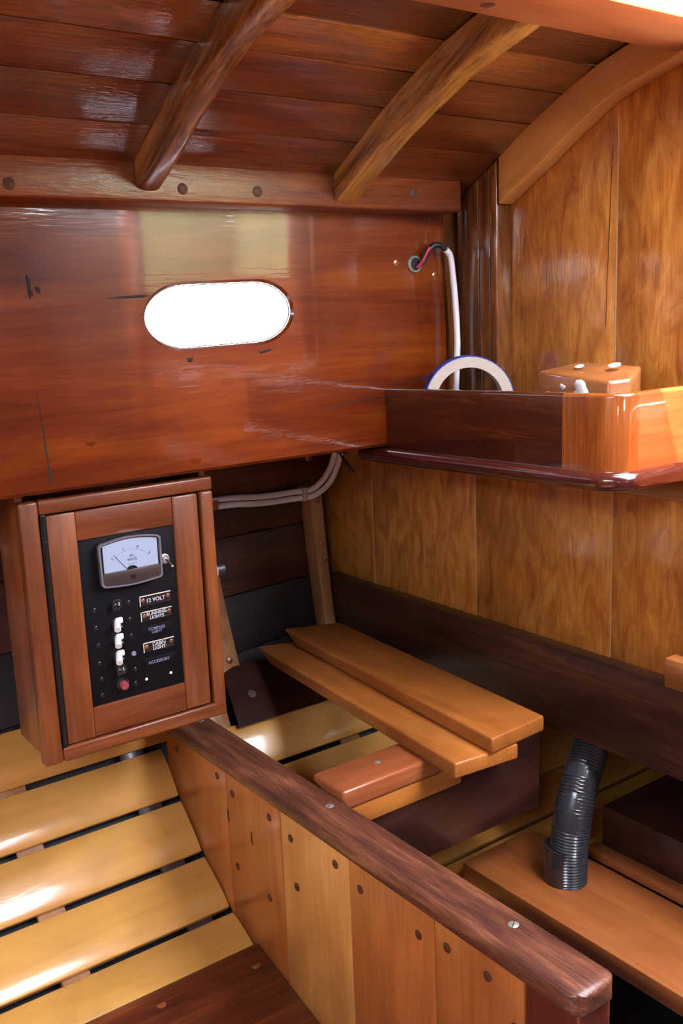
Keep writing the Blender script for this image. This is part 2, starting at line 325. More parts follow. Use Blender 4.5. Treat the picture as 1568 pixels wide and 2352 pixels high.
# ================================================================ SETTING
# ---- cabin side with its oblong port
def slot(cx, cz, hw, r, n=16, ex=1.45, skew=.02):
    pts = []
    for sgn in (1, -1):
        for k in range(n + 1):
            a = -math.pi / 2 * sgn + math.pi * k / n if sgn > 0 else math.pi / 2 + math.pi * k / n
            x = cx + sgn * (hw - r * ex) + r * ex * math.cos(a); pts.append((x, cz + r * math.sin(a) + skew * (x - cx)))
    return pts
def side_panel(name, ysign, x0, x1, holes, mat):
    bm = bmesh.new(); rnd = .004
    outer = [(x0, -.1825), (x1, -.1825), (x1, .150), (x0, .150)]
    def loop(pts, y): return [bm.verts.new((p[0], y * ysign, p[1])) for p in pts]
    grown = []
    for h in holes: grown.append([(cx + (px - cx) * 1.035, cz + (pz - cz) * 1.09) for px, pz in h for cx, cz in [(sum(p[0] for p in h) / len(h), sum(p[1] for p in h) / len(h))]])
    wide = [[(cx + (px - cx) * 1.10, cz + (pz - cz) * 1.30) for px, pz in h for cx, cz in [(sum(p[0] for p in h) / len(h), sum(p[1] for p in h) / len(h))]] for h in holes]
    for y, hs, ou in ((1.05, grown, [(x0, -.1785), (x1, -.1785), (x1, .150), (x0, .150)]), (1.062, wide, outer)):
        es = []; 
        for L_ in [ou] + hs:
            vs = loop(L_, y)
            for i in range(len(vs)): es.append(bm.edges.new((vs[i], vs[(i + 1) % len(vs)])))
        bmesh.ops.triangle_fill(bm, edges=es, use_beauty=True)
    # walls of the holes and the rim
    def strip(pa, ya, pb, yb):
        A = loop(pa, ya); B = loop(pb, yb)
        for i in range(len(A)): bm.faces.new((A[i], A[(i + 1) % len(A)], B[(i + 1) % len(B)], B[i]))
    for g, h in zip(grown, holes): strip(g, 1.05, h, 1.0535)
    for h, q in zip(holes, wide): strip(h, 1.0535, q, 1.062)
    strip([(x0, -.1785), (x1, -.1785), (x1, .150), (x0, .150)], 1.05, outer, 1.054); strip(outer, 1.054, outer, 1.062)
    bmesh.ops.remove_doubles(bm, verts=bm.verts, dist=1e-5)
    return st(finish(name, bm, mat, None, angle=28))
port = slot(.5925, .0035, .1000, .0365)
ws = side_panel('wall_left', 1, -1.25, .951, [port], 'cabin_side')
for (px, pz) in ((.6716, -.151), (.5447, -.1646), (.4151, -.1285)): disc('plug', (px, 1.05, pz), (0, -1, 0), .0075, 'cabin_side', ws, h=.0001)
crack = [(.3596, -.069), (.3602, -.088), (.3625, -.110), (.3622, -.130), (.3640, -.150), (.3638, -.1715), (.3655, -.1715), (.3675, -.160), (.3652, -.150), (.3640, -.130), (.3635, -.110), (.3612, -.088)]
prism('crack', crack, 'Y', 1.0497, 1.056, 'seam', ws, bevel=0)
prism('gouge', [(.446, .0255), (.470, .0275), (.492, .0285), (.501, .0270), (.492, .0255), (.468, .0248)], 'Y', 1.0494, 1.056, 'seam', ws, bevel=.0003)
prism('gouge', [(.3605, .052), (.3650, .047), (.3640, .038), (.3665, .031), (.3620, .027), (.3610, .038)], 'Y', 1.0488, 1.056, 'seam', ws, bevel=.0004)
prism('gouge', [(.3690, .040), (.3740, .039), (.3735, .032), (.3700, .035)], 'Y', 1.0488, 1.056, 'seam', ws, bevel=.0004)
prism('gouge', [(.542, -.0455), (.550, -.0450), (.549, -.0495), (.544, -.050)], 'Y', 1.0492, 1.056, 'seam', ws, bevel=.0003)
prism('gouge', [(.640, -.0435), (.658, -.0405), (.659, -.0430), (.645, -.0460)], 'Y', 1.0494, 1.056, 'seam', ws, bevel=.0003)
prism('crack', [(.700, -.131), (.745, -.122), (.795, -.1155), (.835, -.113), (.835, -.1137), (.795, -.1164), (.745, -.1230)], 'Y', 1.0498, 1.056, 'seam', ws, bevel=0)
win = structure('window_1', (.5925, 1.08, .0035))
def ring_slot(name, inner, outer, y0, y1, mat, parent):
    bm = bmesh.new(); n = len(inner)
    V = {}
    for key, P_, y in (('a', inner, y0), ('b', outer, y0), ('c', outer, y1), ('d', inner, y1)): V[key] = [bm.verts.new((p[0], y, p[1])) for p in P_]
    for A, B in (('a', 'b'), ('b', 'c'), ('c', 'd'), ('d', 'a')):
        for i in range(n): j = (i + 1) % n; bm.faces.new((V[A][i], V[A][j], V[B][j], V[B][i]))
    return finish(name, bm, mat, parent, angle=40)
ring_slot('gasket', slot(.5925, .0035, .0985, .0352), slot(.5925, .0035, .0997, .0363), 1.0545, 1.0565, 'rubber', win)
ring_slot('window_frame', slot(.5925, .0035, .112, .0450), slot(.5925, .0035, .132, .064), 1.0622, 1.070, 'chrome', win)
prism('pane', slot(.5925, .0035, .0993, .0360), 'Y', 1.0568, 1.0600, 'glass', win, bevel=0)

ws2 = side_panel('wall_right', -1, -1.25, .9945, [port, slot(-.35, .0035, .1000, .0365)], 'cabin_side')
for k, cx in enumerate((.5925, -.35)):
    fill_win = structure('window_%d' % (k + 2), (cx, -1.08, .0035)); prism('pane', slot(cx, .0035, .11, .045), 'Y', -1.0660, -1.0625, 'glass', fill_win, bevel=0)  # unseen ports on the opposite side, added for fill light

# ---- deck overhead: every plank its own piece, open at the hatch and at an added forward skylight
ceil = structure('ceiling', (0, 1.0, .2))
seams = [-1.062, -1.0, -.95, -.90, -.85, -.80, -.745, -.69, -.64, -.53, -.42, -.31, -.20, -.09, .02, .13, .24, .35, .46, .56, .64, .696, .748, .803, .852, .905, .9555, 1.02, 1.062]
for a, b in zip(seams, seams[1:]):
    inside = -.641 < a and b < .6965
    x0, x1 = -1.25, (.70 if inside else 1.35 if b > .69 or a < -.63 else .70)
    if not inside: x1 = 1.0
    j = random.uniform(-.0008, .0008); g = .0009
    za, zb = deck(a) + j, deck(b) + j; lip = .0011
    d = Vector((b - a, zb - za)).normalized(); nrm = Vector((-d.y, d.x)) * .014
    pa = Vector((a, za)) + d * g; pb = Vector((b, zb)) - d * g
    if a > 0: pa += Vector((0, 0)); pb -= Vector((-d.y, d.x)) * lip          # outboard edge stands a hair proud
    spans = [(-1.25, -1.0), (-.40, x1)] if -.43 < a and b < .47 else [(x0, x1)]  # unseen forward opening, added to let in fill light
    for xa, xb_ in spans: prism('plank', [tuple(pa), tuple(pb), tuple(pb + nrm), tuple(pa + nrm)], 'X', xa, xb_, 'deck_plank_light' if a in (.803, .852 - 9, -.90, .24) else 'deck_plank', ceil, bevel=.0012)
_k=[.70,.7577,.8029,.8568,.910,.960,1.005,1.062]
prism('deck_skin', [(y, deck(y) + .0146) for y in _k] + [(y, deck(y) + .022) for y in _k[::-1]], 'X', -1.25, 1.012, 'deck_top', ceil, bevel=0)
prism('deck_skin', [(y, deck(y) + .0150) for y in (-.66, -.7577, -.8568, -.96, -1.062)] + [(y, deck(y) + .022) for y in (-1.062, -.96, -.8568, -.7577, -.66)], 'X', -1.25, 1.012, 'deck_top', ceil, bevel=0)
for xa, xb_, ys_ in ((-1.25, -1.0, (-.66, -.3, 0, .3, .70)), (-.40, .70, (-.66, -.3, 0, .3, .70)), (-1.0, -.40, (-.66, -.42)), (-1.0, -.40, (.46, .70))):
    prism('deck_skin', [(y, deck(y) + .0165) for y in ys_] + [(y, deck(y) + .022) for y in ys_[::-1]], 'X', xa, xb_, 'deck_top', ceil, bevel=0)

# ---- deck beams
def beam(y0, y1, x0, x1, depth, mat, label, bev=.006, group=None, end_z=None):
    ys = [y0 + (y1 - y0) * k / 20 for k in range(21)]
    top = [(y, deck(y) - .0012) for y in ys]; bot = [(y, deck(y) - depth(y)) for y in ys]
    bm = bmesh.new(); poly = top + bot[::-1]
    n = len(poly); A = [bm.verts.new((x0, u, w)) for u, w in poly]; B = [bm.verts.new((x1, u, w)) for u, w in poly]
    q = len(top)
    for i in range(q - 1):
        j = n - 1 - i
        bm.faces.new((A[i], A[i + 1], A[j - 1], A[j])); bm.faces.new((B[i + 1], B[i], B[j], B[j - 1]))
        bm.faces.new((A[i + 1], A[i], B[i], B[i + 1])); bm.faces.new((A[j], A[j - 1], B[j - 1], B[j]))
    bm.faces.new((A[0], A[n - 1], B[n - 1], B[0])); bm.faces.new((A[q - 1], B[q - 1], B[q], A[q]))
    bm.edges.ensure_lookup_table(); bm.normal_update()
    es = [e for e in bm.edges if len(e.link_faces) == 2 and e.calc_face_angle(0) > math.radians(40) and sum(v.co.z for v in e.verts) / 2 < deck(sum(v.co.y for v in e.verts) / 2) - .012]
    o = finish('deck_beam', bm, mat, None, bevel=bev, seg=3, edges=es)
    return tag(o, label, 'beam', group)
beam(.665, 1.0105, .472, .503, lambda y: lerp([(.70, .038), (.83, .035), (.95, .034), (1.0105, .030)], y), 'old_beam', 'dark brown curved deck beam nearest the viewer, over the oblong port', .009)
beam(.665, 1.0105, .733, .766, lambda y: lerp([(.70, .036), (.83, .038), (1.0105, .034)], y), 'yellow_beam', 'blotchy yellow-brown curved deck beam, the middle of the three', .004)
beam(.665, .961, .967, .994, lambda y: lerp([(.66, .043), (.78, .044), (.89, .059), (.962, .059)], y), 'new_beam', 'smooth pale new curved beam against the golden bulkhead', .002)
beam(-1.0105, -.66, .472, .503, lambda y: .036, 'old_beam', 'brown curved deck beam on the far side of the hatch, forward', .006)
beam(-1.0105, -.66, .733, .766, lambda y: .036, 'old_beam', 'brown curved deck beam on the far side of the hatch, aft', .006)
box('deck_beam', (.70, .735), (-.64, .64), (.262, .350), 'carlin', None, .003).update_tag()
hb = bpy.data.objects['deck_beam.005'] if 'deck_beam.005' in bpy.data.objects else None
if hb: tag(hb, 'straight reddish header beam closing the forward end of the hatch', 'beam')
# ---- beam shelf
sh = thing('beam_shelf', (.3, 1.01, .125), 'reddish mahogany rail with round plugs along the top of the cabin side', 'rail')
prism('rail', [(1.005, .1250), (1.055, .1250), (1.055, .139), (1.010, .166), (1.005, .166)], 'X', -1.25, .9425, 'shelf_rail', sh, bevel=.004, seg=3)
for px, pz in ((.3375, .1370), (.5277, .1393), (.6237, .1401), (.20, .138), (.86, .146)): disc('plug', (px, 1.005, pz), (0, -1, 0), .0062, 'plug', sh, h=.0006)
sh2 = thing('beam_shelf', (.3, -1.01, .125), 'mahogany rail along the top of the opposite cabin side', 'rail')
prism('rail', [(-1.005, .1250), (-1.055, .1250), (-1.055, .139), (-1.010, .166), (-1.005, .166)], 'X', -1.25, .9425, 'shelf_rail', sh2, bevel=.004, seg=3)
# ---- hatch carlins
ca = thing('hatch_carlin', (.7, .67, .262), 'reddish carlin along the edge of the open hatch, top right', 'beam')
hexa('timber', [(-1.2, .611, .2605), (-1.2, .611, .2655), (-1.2, .700, .309), (-1.2, .690, .2575), (1.0, .611, .2605), (1.0, .611, .2655), (1.0, .700, .309), (1.0, .697, .2605)], 'carlin', ca, .002)
disc('plug', (.665, .672, .2600), (0, 0, -1), .0065, 'plug', ca, h=.0004)
ca2 = tag(box('hatch_carlin', (.70, 1.0), (-.70, -.655), (.262, .31), 'carlin', None, .002), 'reddish carlin on the far edge of the open hatch', 'beam')

# ---- bulkhead, aft side of the cabin
bk = structure('wall_back', (XB, .9, -.2))
prism('deck_leak_cover', [(.69, .225), (1.10, .04), (1.10, .16), (.69, .330)], 'X', 1.0125, 1.022, 'deck_top', bk, bevel=0)  # unseen covers behind the bulkhead, added to stop light leaks
prism('deck_leak_cover', [(-.655, .225), (-1.10, .04), (-1.10, .16), (-.655, .330)], 'X', 1.0125, 1.022, 'deck_top', bk, bevel=0)
ys = [.664, .7902, 1.0405, 1.29, 1.50]
for a, b in zip(ys, ys[1:]):
    tops = deck(a) + .004 if a < 1.1 else -.16; topb = deck(b) + .004 if b < 1.1 else -.16
    if b > 1.1 and a < 1.1: topb = -.10; tops = deck(a)
    prism('plank', [(a + .0007, -.466), (b - .0007, -.466), (b - .0007, topb), (a + .0007, tops)], 'X', XB, XB + .014, 'bulkhead', bk, bevel=.0008)
for y in ys[1:4]: box('seam_bead', (XB - .0001, XB + .004), (y - .0011, y + .0011), (-.463, min(deck(y), .28) if y < 1.1 else -.19), 'bead', bk, bevel=.0003)
prism('crack', [(.7985, .18), (.8010, .10), (.8040, .02), (.8050, -.03), (.8044, -.03), (.8034, .02), (.8003, .10), (.7980, .18)], 'X', XB - .0003, XB + .001, 'seam', bk, bevel=0)
# other half and the wash boards that close the lower part of the companionway
for a, b in ((-.03, -.28), (-.28, -.53), (-.53, -.78), (-.78, -1.04), (-1.04, -1.30), (-1.30, -1.50)):
    pa = deck(a) if a > -1.1 else -.16; pb = deck(b) if b > -1.1 else -.16
    if b < -1.1 and a > -1.1: pb = -.10
    prism('plank', [(a - .0007, -.90), (b + .0007, -.90), (b + .0007, pb), (a - .0007, pa)], 'X', XB, XB + .014, 'fascia', bk, bevel=.0008)  # far planks toned dark to subdue their sunlit reflection in the cabin side
d1 = structure('door_1', (1.0, .3, -.4))
for z0, z1 in ((-.455, -.285), (-.283, -.110), (-.108, .072)): box('wash_board', (.998, 1.014), (-.03, .640), (z0, z1), 'side_rail', d1, .0015)
tr = structure('trim_1', (.985, .65, -.42))
box('jamb', (.972, .9945), (.620, .6655), (-.418, .2600), 'side_rail', tr, .002)
box('sill_block', (.955, .9945), (.560, .6795), (-.456, -.418), 'lump', tr, .004)
box('jamb', (.972, .9945), (-.075, -.030), (-.418, .30), 'side_rail', tr, .002)
# ---- corner posts where the side meets the bulkhead
cp = thing('corner_post', (.98, 1.0, -.18), 'dark brown varnished corner post between cabin side and bulkhead', 'post')
for a, b in ((.9643, .9765), (.9775, .9985), (.9993, 1.0262)):
    prism('strip', [(a, -.182), (b, -.182), (b, deck(b) - .001), (a, deck(a) - .001)], 'X', .967 + random.uniform(-.0008, .0008), .9948, 'corner', cp, bevel=.0022, seg=3)
prism('strip', [(1.0266, -.182), (1.0500, -.182), (1.0500, .138), (1.0266, .152)], 'X', .976, .9948, 'corner', cp, bevel=.0012)

# ---- hull planking, side decks, forward end, sole
def hull_side(sg):
    h = structure('wall_outer' if sg > 0 else 'wall_far', (.5, 1.43 * sg, -.5))
    zs = [-.16, -.27, -.365, -.46, -.55, -.60]
    for z1, z0 in zip(zs, zs[1:]):
        bm = bmesh.new(); A = []; B = []; C_ = []; E_ = []
        xs_ = [-1.25 + .2 * k for k in range(17)]
        for x in xs_:
            A.append(bm.verts.new((x, sg * hull_y(x, z1 - .0008), z1 - .0008))); B.append(bm.verts.new((x, sg * hull_y(x, z0 + .0008), z0 + .0008)))
            C_.append(bm.verts.new((x, sg * (hull_y(x, z0) + .02), z0 + .0008))); E_.append(bm.verts.new((x, sg * (hull_y(x, z1) + .02), z1 - .0008)))
        for P_, Q_ in ((A, B), (B, C_), (C_, E_), (E_, A)):
            for i in range(len(xs_) - 1): bm.faces.new((P_[i], P_[i + 1], Q_[i + 1], Q_[i]))
        for i in (0, -1): bm.faces.new((A[i], B[i], C_[i], E_[i]))
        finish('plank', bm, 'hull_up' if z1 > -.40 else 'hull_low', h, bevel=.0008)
    # closed skin added outside the planks to stop light leaks, down round the bilge
    bm = bmesh.new(); prof = [(z, None) for z in (-.15, -.30, -.40, -.50, -.60)]; rows = []
    for x in xs_ + [2.0]:
        r = [bm.verts.new((x, sg * (hull_y(x, z) + .022), z)) for z, _ in prof] + [bm.verts.new((x, sg * (y + .045), z - .05)) for y, z in SLAT[::-1][1:]] + [bm.verts.new((x, 0, -.96))]
        rows.append(r)
    for A, B in zip(rows, rows[1:]):
        for i in range(len(A) - 1): bm.faces.new((A[i], A[i + 1], B[i + 1], B[i]))
    me_ = finish('hull_leak_skin', bm, 'dark_void', h)
    return h
hull_side(1); hull_side(-1)
st(box('slab_side_deck', (-1.25, 1.95), (1.0625, 1.48), (-.182, -.16), 'clamp', None, .001)).name = 'ceiling_side_deck'
st(box('ceiling_far_side_deck', (-1.25, 1.95), (-1.48, -1.0625), (-.182, -.16), 'clamp', None, .001))
st(box('wall_front', (-1.28, -1.25), (-1.48, 1.48), (-.95, .38), 'bulkhead', None, .001))
st(box('wall_aft_leak_fill', (.952, 1.02), (1.0545, 1.09), (-.1825, .15), 'corner', None, 0))  # unseen filler behind the corner post, added to stop a light leak
fl = structure('floor', (.3, .5, -.85))
# sole board: its outboard edge is chamfered where it meets the slats
prism('plank', [(1.0165, -.8125), (1.0175, -.8205), (.861, -.862), (.70, -.872), (.70, -.852), (.861, -.8395), (1.0040, -.8060), (1.0125, -.8072)], 'X', -1.2, .5645, 'sole', fl, bevel=.0006)
for k, (a, b) in enumerate(((.50, .6985), (.30, .4985), (.10, .2985), (-.10, .0985), (-.30, -.1015), (-.50, -.3015), (-.70, -.5015), (-1.0, -.7015))):
    box('plank', (-1.2, .5645), (a, b), (-.872, -.852), 'sole', fl, .001)
for px, py in ((.5632 - .02, .992), (.4147, 1.0)): disc('plug', (px, py - .012, lerp([(.861, -.8395), (1.004, -.8060)], py - .012)), (0, .2, 1), .0058, 'plug_light', fl, h=.0006)
box('under_floor', (.60, 1.8), (-1.3, .95), (-.93, -.92), 'dark_void', fl, 0)
# beyond the bulkhead: unseen cockpit box, added to keep light off the space below
ck = structure('floor_cockpit', (1.4, 0, -.36))
box('cockpit_blocker', (1.016, 1.9), (-1.40, 1.45), (-.37, -.35), 'deck_top', ck, .001)
box('cockpit_side', (1.012, 1.9), (.72, .74), (-.35, .05), 'deck_top', ck, .001)
box('cockpit_side', (1.012, 1.9), (-.74, -.72), (-.35, .05), 'deck_top', ck, .001)
box('transom', (1.9, 1.93), (-1.48, 1.48), (-.95, -.05), 'deck_top', ck, .001)
st(box('ceiling_deck_bounce', (-1.25, 1.95), (1.0625, 1.48), (-.1598, -.150), 'deck_top', None, .001))  # unseen pale layer, added to bounce light through the port onto the planks
# ---- outdoors
gd = st(box('ground', (-30, 30), (-30, 30), (-1.9, -1.8), 'ground', None, 0))
bm = bmesh.new()
for k in range(34):
    mt_ = Matrix.Translation((random.uniform(4.2, 5.4), -15.5 + k * .62, random.uniform(-1.0, -.2))) @ Matrix.Diagonal((random.uniform(.5, .8), random.uniform(.55, .85), random.uniform(2.0, 2.8), 1))
    bmesh.ops.create_icosphere(bm, subdivisions=3, radius=1.0, matrix=mt_)
for v in bm.verts: v.co += Vector((random.uniform(-.05, .05), random.uniform(-.05, .05), random.uniform(-.05, .05)))
hd = finish('hedge', bm, 'hedge'); hd['kind'] = 'stuff'; hd['label'] = 'green hedge outdoors beyond the companionway'; hd['category'] = 'hedge'

# ================================================================ THINGS
# ---- sheer clamp under the side deck
sc_ = thing('sheer_clamp', (.6, 1.41, -.30), 'dark red timber under the side deck, behind the white cables', 'timber')
box('timber', (-1.2, .993), (1.408, 1.4355), (-.300, -.184), 'clamp', sc_, .003)
for px, pz, r in ((.949, -.2455, .0075), (.78, -.192, .003), (.84, -.190, .003), (.88, -.1905, .003)): lathe('rivet', (px, 1.4085, pz), (0, -1, 0), [(r, 0), (r * .95, r * .3), (r * .5, r * .55), (0, r * .6)], 'copper', sc_, 14)
# ---- ribs on the hull
def rib(x0, x1, th, label, rivets=(), z_top=-.302, z_bot=-.60, group=None):
    t = thing('hull_rib', (x0, hull_y(x0, -.45) - th, -.6), label, 'rib', group)
    bm = bmesh.new(); n = 12; R0 = []
    for k in range(n + 1):
        z = z_top + (z_bot - z_top) * k / n; x = x0
        R0.append([bm.verts.new(p) for p in ((x0, hull_y(x0, z) - th, z), (x1, hull_y(x1, z) - th, z), (x1, hull_y(x1, z) - .001, z), (x0, hull_y(x0, z) - .001, z))])
    for A, B in zip(R0, R0[1:]):
        for i in range(4): bm.faces.new((A[i], A[(i + 1) % 4], B[(i + 1) % 4], B[i]))
    bm.faces.new(R0[0][::-1]); bm.faces.new(R0[-1]); finish('rib_timber', bm, 'frame', t, bevel=.002)
    for rx, rz in rivets: lathe('rivet', (rx, hull_y(rx, rz) - th + .0005, rz), (0, -1, 0), [(.0065, 0), (.006, .002), (.003, .0038), (0, .004)], 'copper', t, 14)
rib(.946, .9708, .034, 'pale curved hull rib with copper rivets beside the dark fascia board', ((.959, -.322), (.958, -.400), (.964, -.426)))
rib(.708, .746, .030, 'pale hull rib just right of the electrical cabinet, behind the dark stringer', ((.727, -.545), (.716, -.505)), z_bot=-.575)
# ribs as they pass beneath the slats, seen in the gaps
for i, (x0, mt_) in enumerate(((.329, 'frame'), (.503, 'meter_low'), (.650, 'frame'), (.86, 'frame'))):
    pts = [(y, z - .014) for y, z in SLAT[1:]] + [(y - .005, z - .030) for y, z in SLAT[:0:-1]]
    o = prism('floor_rib', pts, 'X', x0, x0 + .036, mt_, None, bevel=.001)
    tag(o, ('brown wooden rib glimpsed through the slat gaps at the far left', 'grey metal rib glimpsed through the slat gaps near the partition', 'pale rib foot between the cabinet corner and the dark stringer board', 'rib under the slats below the locker panel')[i], 'rib')
# dark bilge surface under the slats
prism('floor_bilge', [(y + .01, z - .035) for y, z in SLAT] + [(y + .03, z - .05) for y, z in SLAT[::-1]], 'X', -1.2, 1.9, 'dark_void', None, bevel=0)['kind'] = 'structure'

# ---- slats lining the turn of the hull
sl = thing('slat_lining', (.2, 1.15, -.8), 'pale yellow varnished slats lining the turn of the hull', 'slats')
cuts = [(1.300, -.546), (1.262, -.6185), (1.2085, -.6805), (1.146, -.7405), (1.0735, -.7900), (1.0075, -.8180)]
def slat(p, q, x0, x1, g0=.0005, g1=.0075, crown=.0035, th=.013):
    p = Vector(p); q = Vector(q); d = (q - p).normalized(); n = Vector((-abs(d.y), abs(d.x)))    # up and inboard
    w = (q - p).length; a, b = g0, w - g1; pts = []
    for k in range(9):
        t = a + (b - a) * k / 8; s = 2 * k / 8 - 1
        e = crown * (1 - abs(s) ** 3.2); pts.append(p + d * t + n * (e - crown * .6))
    pts += [p + d * b - n * th, p + d * a - n * th]
    prism('slat', [tuple(v) for v in pts], 'X', x0, x1, 'slat', sl, bevel=.0015, seg=2, angle=50)
slat(cuts[0], cuts[1], -1.2, .640, 0, .006)
for p, q in zip(cuts[1:5], cuts[2:6]): slat(p, q, -1.2, .5645, .0015, .0065)
for i_, (p, q) in enumerate(zip(cuts[1:5], cuts[2:5] + [(1.010, -.817)])): slat(p, q, .588, 1.85, .0015 if i_ < 2 else .0004, .0065 if i_ < 1 else .0004 + .004 * (i_ == 1))
slat((1.006, -.819), (.92, -.839), .588, 1.85, 0, .002)
slat(cuts[0], cuts[1], 1.02, 1.85, 0, .006)

# ---- partition with its cap
pt = thing('partition', (.575, .85, -.82), 'varnished pine partition with a dark worn cap rail', 'partition')
def zb(y): return lerp([(.60, -.875), (.861, -.842), (1.0165, -.809), (1.03, -.8115), (1.0723, -.7907), (1.145, -.741), (1.209, -.681), (1.262, -.6185)], y)
pv = [.5365, .6558, .7968, .9363, 1.0692, 1.243]
for (a, b), mm_ in zip(zip(pv, pv[1:]), ('pine3', 'pine3', 'pine2', 'pine1', 'pine1')):
    k = [a + .0004 + (b - a - .0008) * i / 6 for i in range(7)]
    prism('panel', [(y, zb(y) - .004) for y in k] + [(k[-1], -.577), (k[0], -.577)], 'X', .565 + random.uniform(-.0003, .0003), .587, mm_, pt, bevel=.0009)
for y, z in ((1.2102, -.604), (1.0916, -.600), (1.0531, -.6107), (.9619, -.606), (.9145, -.6138), (.8228, -.6050), (1.0508, -.7145), (.9712, -.7208), (.9056, -.6735), (.777, -.6137), (.6802, -.6166), (.6377, -.6080), (.5823, -.6070), (.5478, -.6402)):
    disc('plug', (.5650, y, z), (-1, 0, 0), .0053, 'plug', pt, h=.0007, sides=16)
for x, y, z in ((.5650, 1.0680, -.648), (.5650, 1.0085, -.655)): prism('knot', [(y - .0022, z - .009), (y + .0018, z - .004), (y + .0012, z + .010), (y - .0012, z + .008)], 'X', .5644, .568, 'seam', pt, bevel=.0003)
prism('end_post', [(.5640, .4720), (.5640, .5360), (.6040, .5360), (.6040, .4720)], 'Z', -.92, -.578, 'post_dark', pt, bevel=.004, seg=3)
# cap rail, rounded, with round end
def cap_rail():
    bm = bmesh.new(); x0, x1, zt, zbm = .5535, .6090, -.5575, -.5800; r = .0085
    prof = []
    def arc(cx, cz, a0, a1, n=5):
        for k in range(n + 1): a = math.radians(a0 + (a1 - a0) * k / n); prof.append((cx + r * math.cos(a), cz + r * math.sin(a)))
    arc(x1 - r, zt - r, 0, 90); arc(x0 + r, zt - r, 90, 180); arc(x0 + r, zbm + r, 180, 270); arc(x1 - r, zbm + r, 270, 360)
    xm = (x0 + x1) / 2; rings = []
    yend, R = .4660, .019
    stations = [(1.243, 0.0)] + [(1.2 - .05 * i, 0) for i in range(15)] + [(yend + R, 0)]
    for y, s in stations: rings.append([(x, y, z) for x, z in prof])
    for k in range(1, 8):
        a = k / 7 * math.pi / 2; y = yend + R - R * math.sin(a); c = R * (1 - math.cos(a)); ring = []
        for x, z in prof:
            zz = z if abs(z - (zt + zbm) / 2) < .001 else (zt + zbm) / 2 + (z - (zt + zbm) / 2) * (1 - .45 * (1 - math.cos(a)) ** 1.5)
            ring.append((max(x0 + c, min(x1 - c, x)) , y, zz))
        rings.append(ring)
    V = [[bm.verts.new(p) for p in rg] for rg in rings]
    for A, B in zip(V, V[1:]):
        for i in range(len(A)): j = (i + 1) % len(A); bm.faces.new((A[i], A[j], B[j], B[i]))
    bm.faces.new(V[0]); bm.faces.new(V[-1][::-1])
    bmesh.ops.remove_doubles(bm, verts=bm.verts, dist=1e-5)
    return finish('cap_rail', bm, 'cap', pt, angle=50)
cap_rail()
for x, y in ((.5880, .5714), (.5875, .8617), (.5905, 1.180)): screw('screw', (x, y, -.5577), (0, 0, 1), .0055, 'bronze', pt, (1, .6, 0))

# ---- stringer board on the hull right of the cabinet
sb = thing('stringer_board', (.75, 1.29, -.63), 'dark plugged board along the hull, right of the electrical cabinet', 'board')
hexa('board', [(.689, 1.248, -.6207), (.707, 1.322, -.5645), (.944, 1.322, -.5645), (.944, 1.248, -.6207), (.694, 1.2625, -.6085), (.712, 1.332, -.5550), (.944, 1.332, -.5550), (.944, 1.2625, -.6085)], 'dark_board', sb, .004, 3)
disc('plug', (.738, 1.2872, -.5892), (0, -.60, .79), .0070, 'plug_dull', sb, h=.0006)
disc('plug', (.905, 1.2885, -.5900), (0, -.60, .79), .0070, 'plug', sb, h=.0006)

# ---- dark fascia across the foot of the bulkhead
fa = tag(prism('fascia_board', [(.30, -.577), (1.345, -.577), (1.393, -.520), (1.401, -.4575), (.30, -.4575)], 'X', DX, .9945, 'fascia', None, bevel=.0015), 'wide dark brown board across the foot of the golden bulkhead', 'board')

# ---- locker panel, cleat and loose boards
lp = tag(box('seat_locker', (.611, .955), (.876, .893), (-.692, -.5768), 'dark_board', None, .002), 'dark mahogany locker panel under the two loose boards', 'panel')
cl = thing('seat_cleat', (.69, .90, -.56), 'short salmon-coloured cleat with a bronze screw, between cap rail and loose boards', 'cleat')
hexa('rail', [(.6105, .866, -.576), (.6105, .866, -.5505), (.6105, .930, -.5505), (.6105, .930, -.5595), (.765, .866, -.576), (.765, .866, -.5505), (.765, .930, -.5505), (.765, .930, -.5595)], 'cleat', cl, .006, 4)
box('batten', (.6105, .800), (.868, .8755), (-.602, -.5765), 'batten', cl, .002)
screw('screw', (.690, .902, -.5508), (0, 0, 1), .0048, 'bronze', cl, (1, .3, 0))
def loose(name, A, B, C_, D2, zt, th, cut, label):
    top = [(*p, zt) for p in (A, B, C_, D2)]
    bot = [(A[0], A[1] - cut, zt - th), (B[0], B[1], zt - th), (C_[0], C_[1], zt - th), (D2[0], D2[1] - cut, zt - th)]
    return tag(hexa(name, top + bot, 'loose', None, .003, 3), label, 'board')
loose('loose_board', (.7757, 1.327), (.731, .8045), (.828, .7945), (.872, 1.295), -.530, .0205, .040, 'loose cedar board lying lower and nearer the cabinet')
loose('loose_board', (.8245, 1.322), (.7807, .7925), (.879, .7985), (.914, 1.286), -.509, .0205, .040, 'loose cedar board lying on top, nearer the bulkhead')

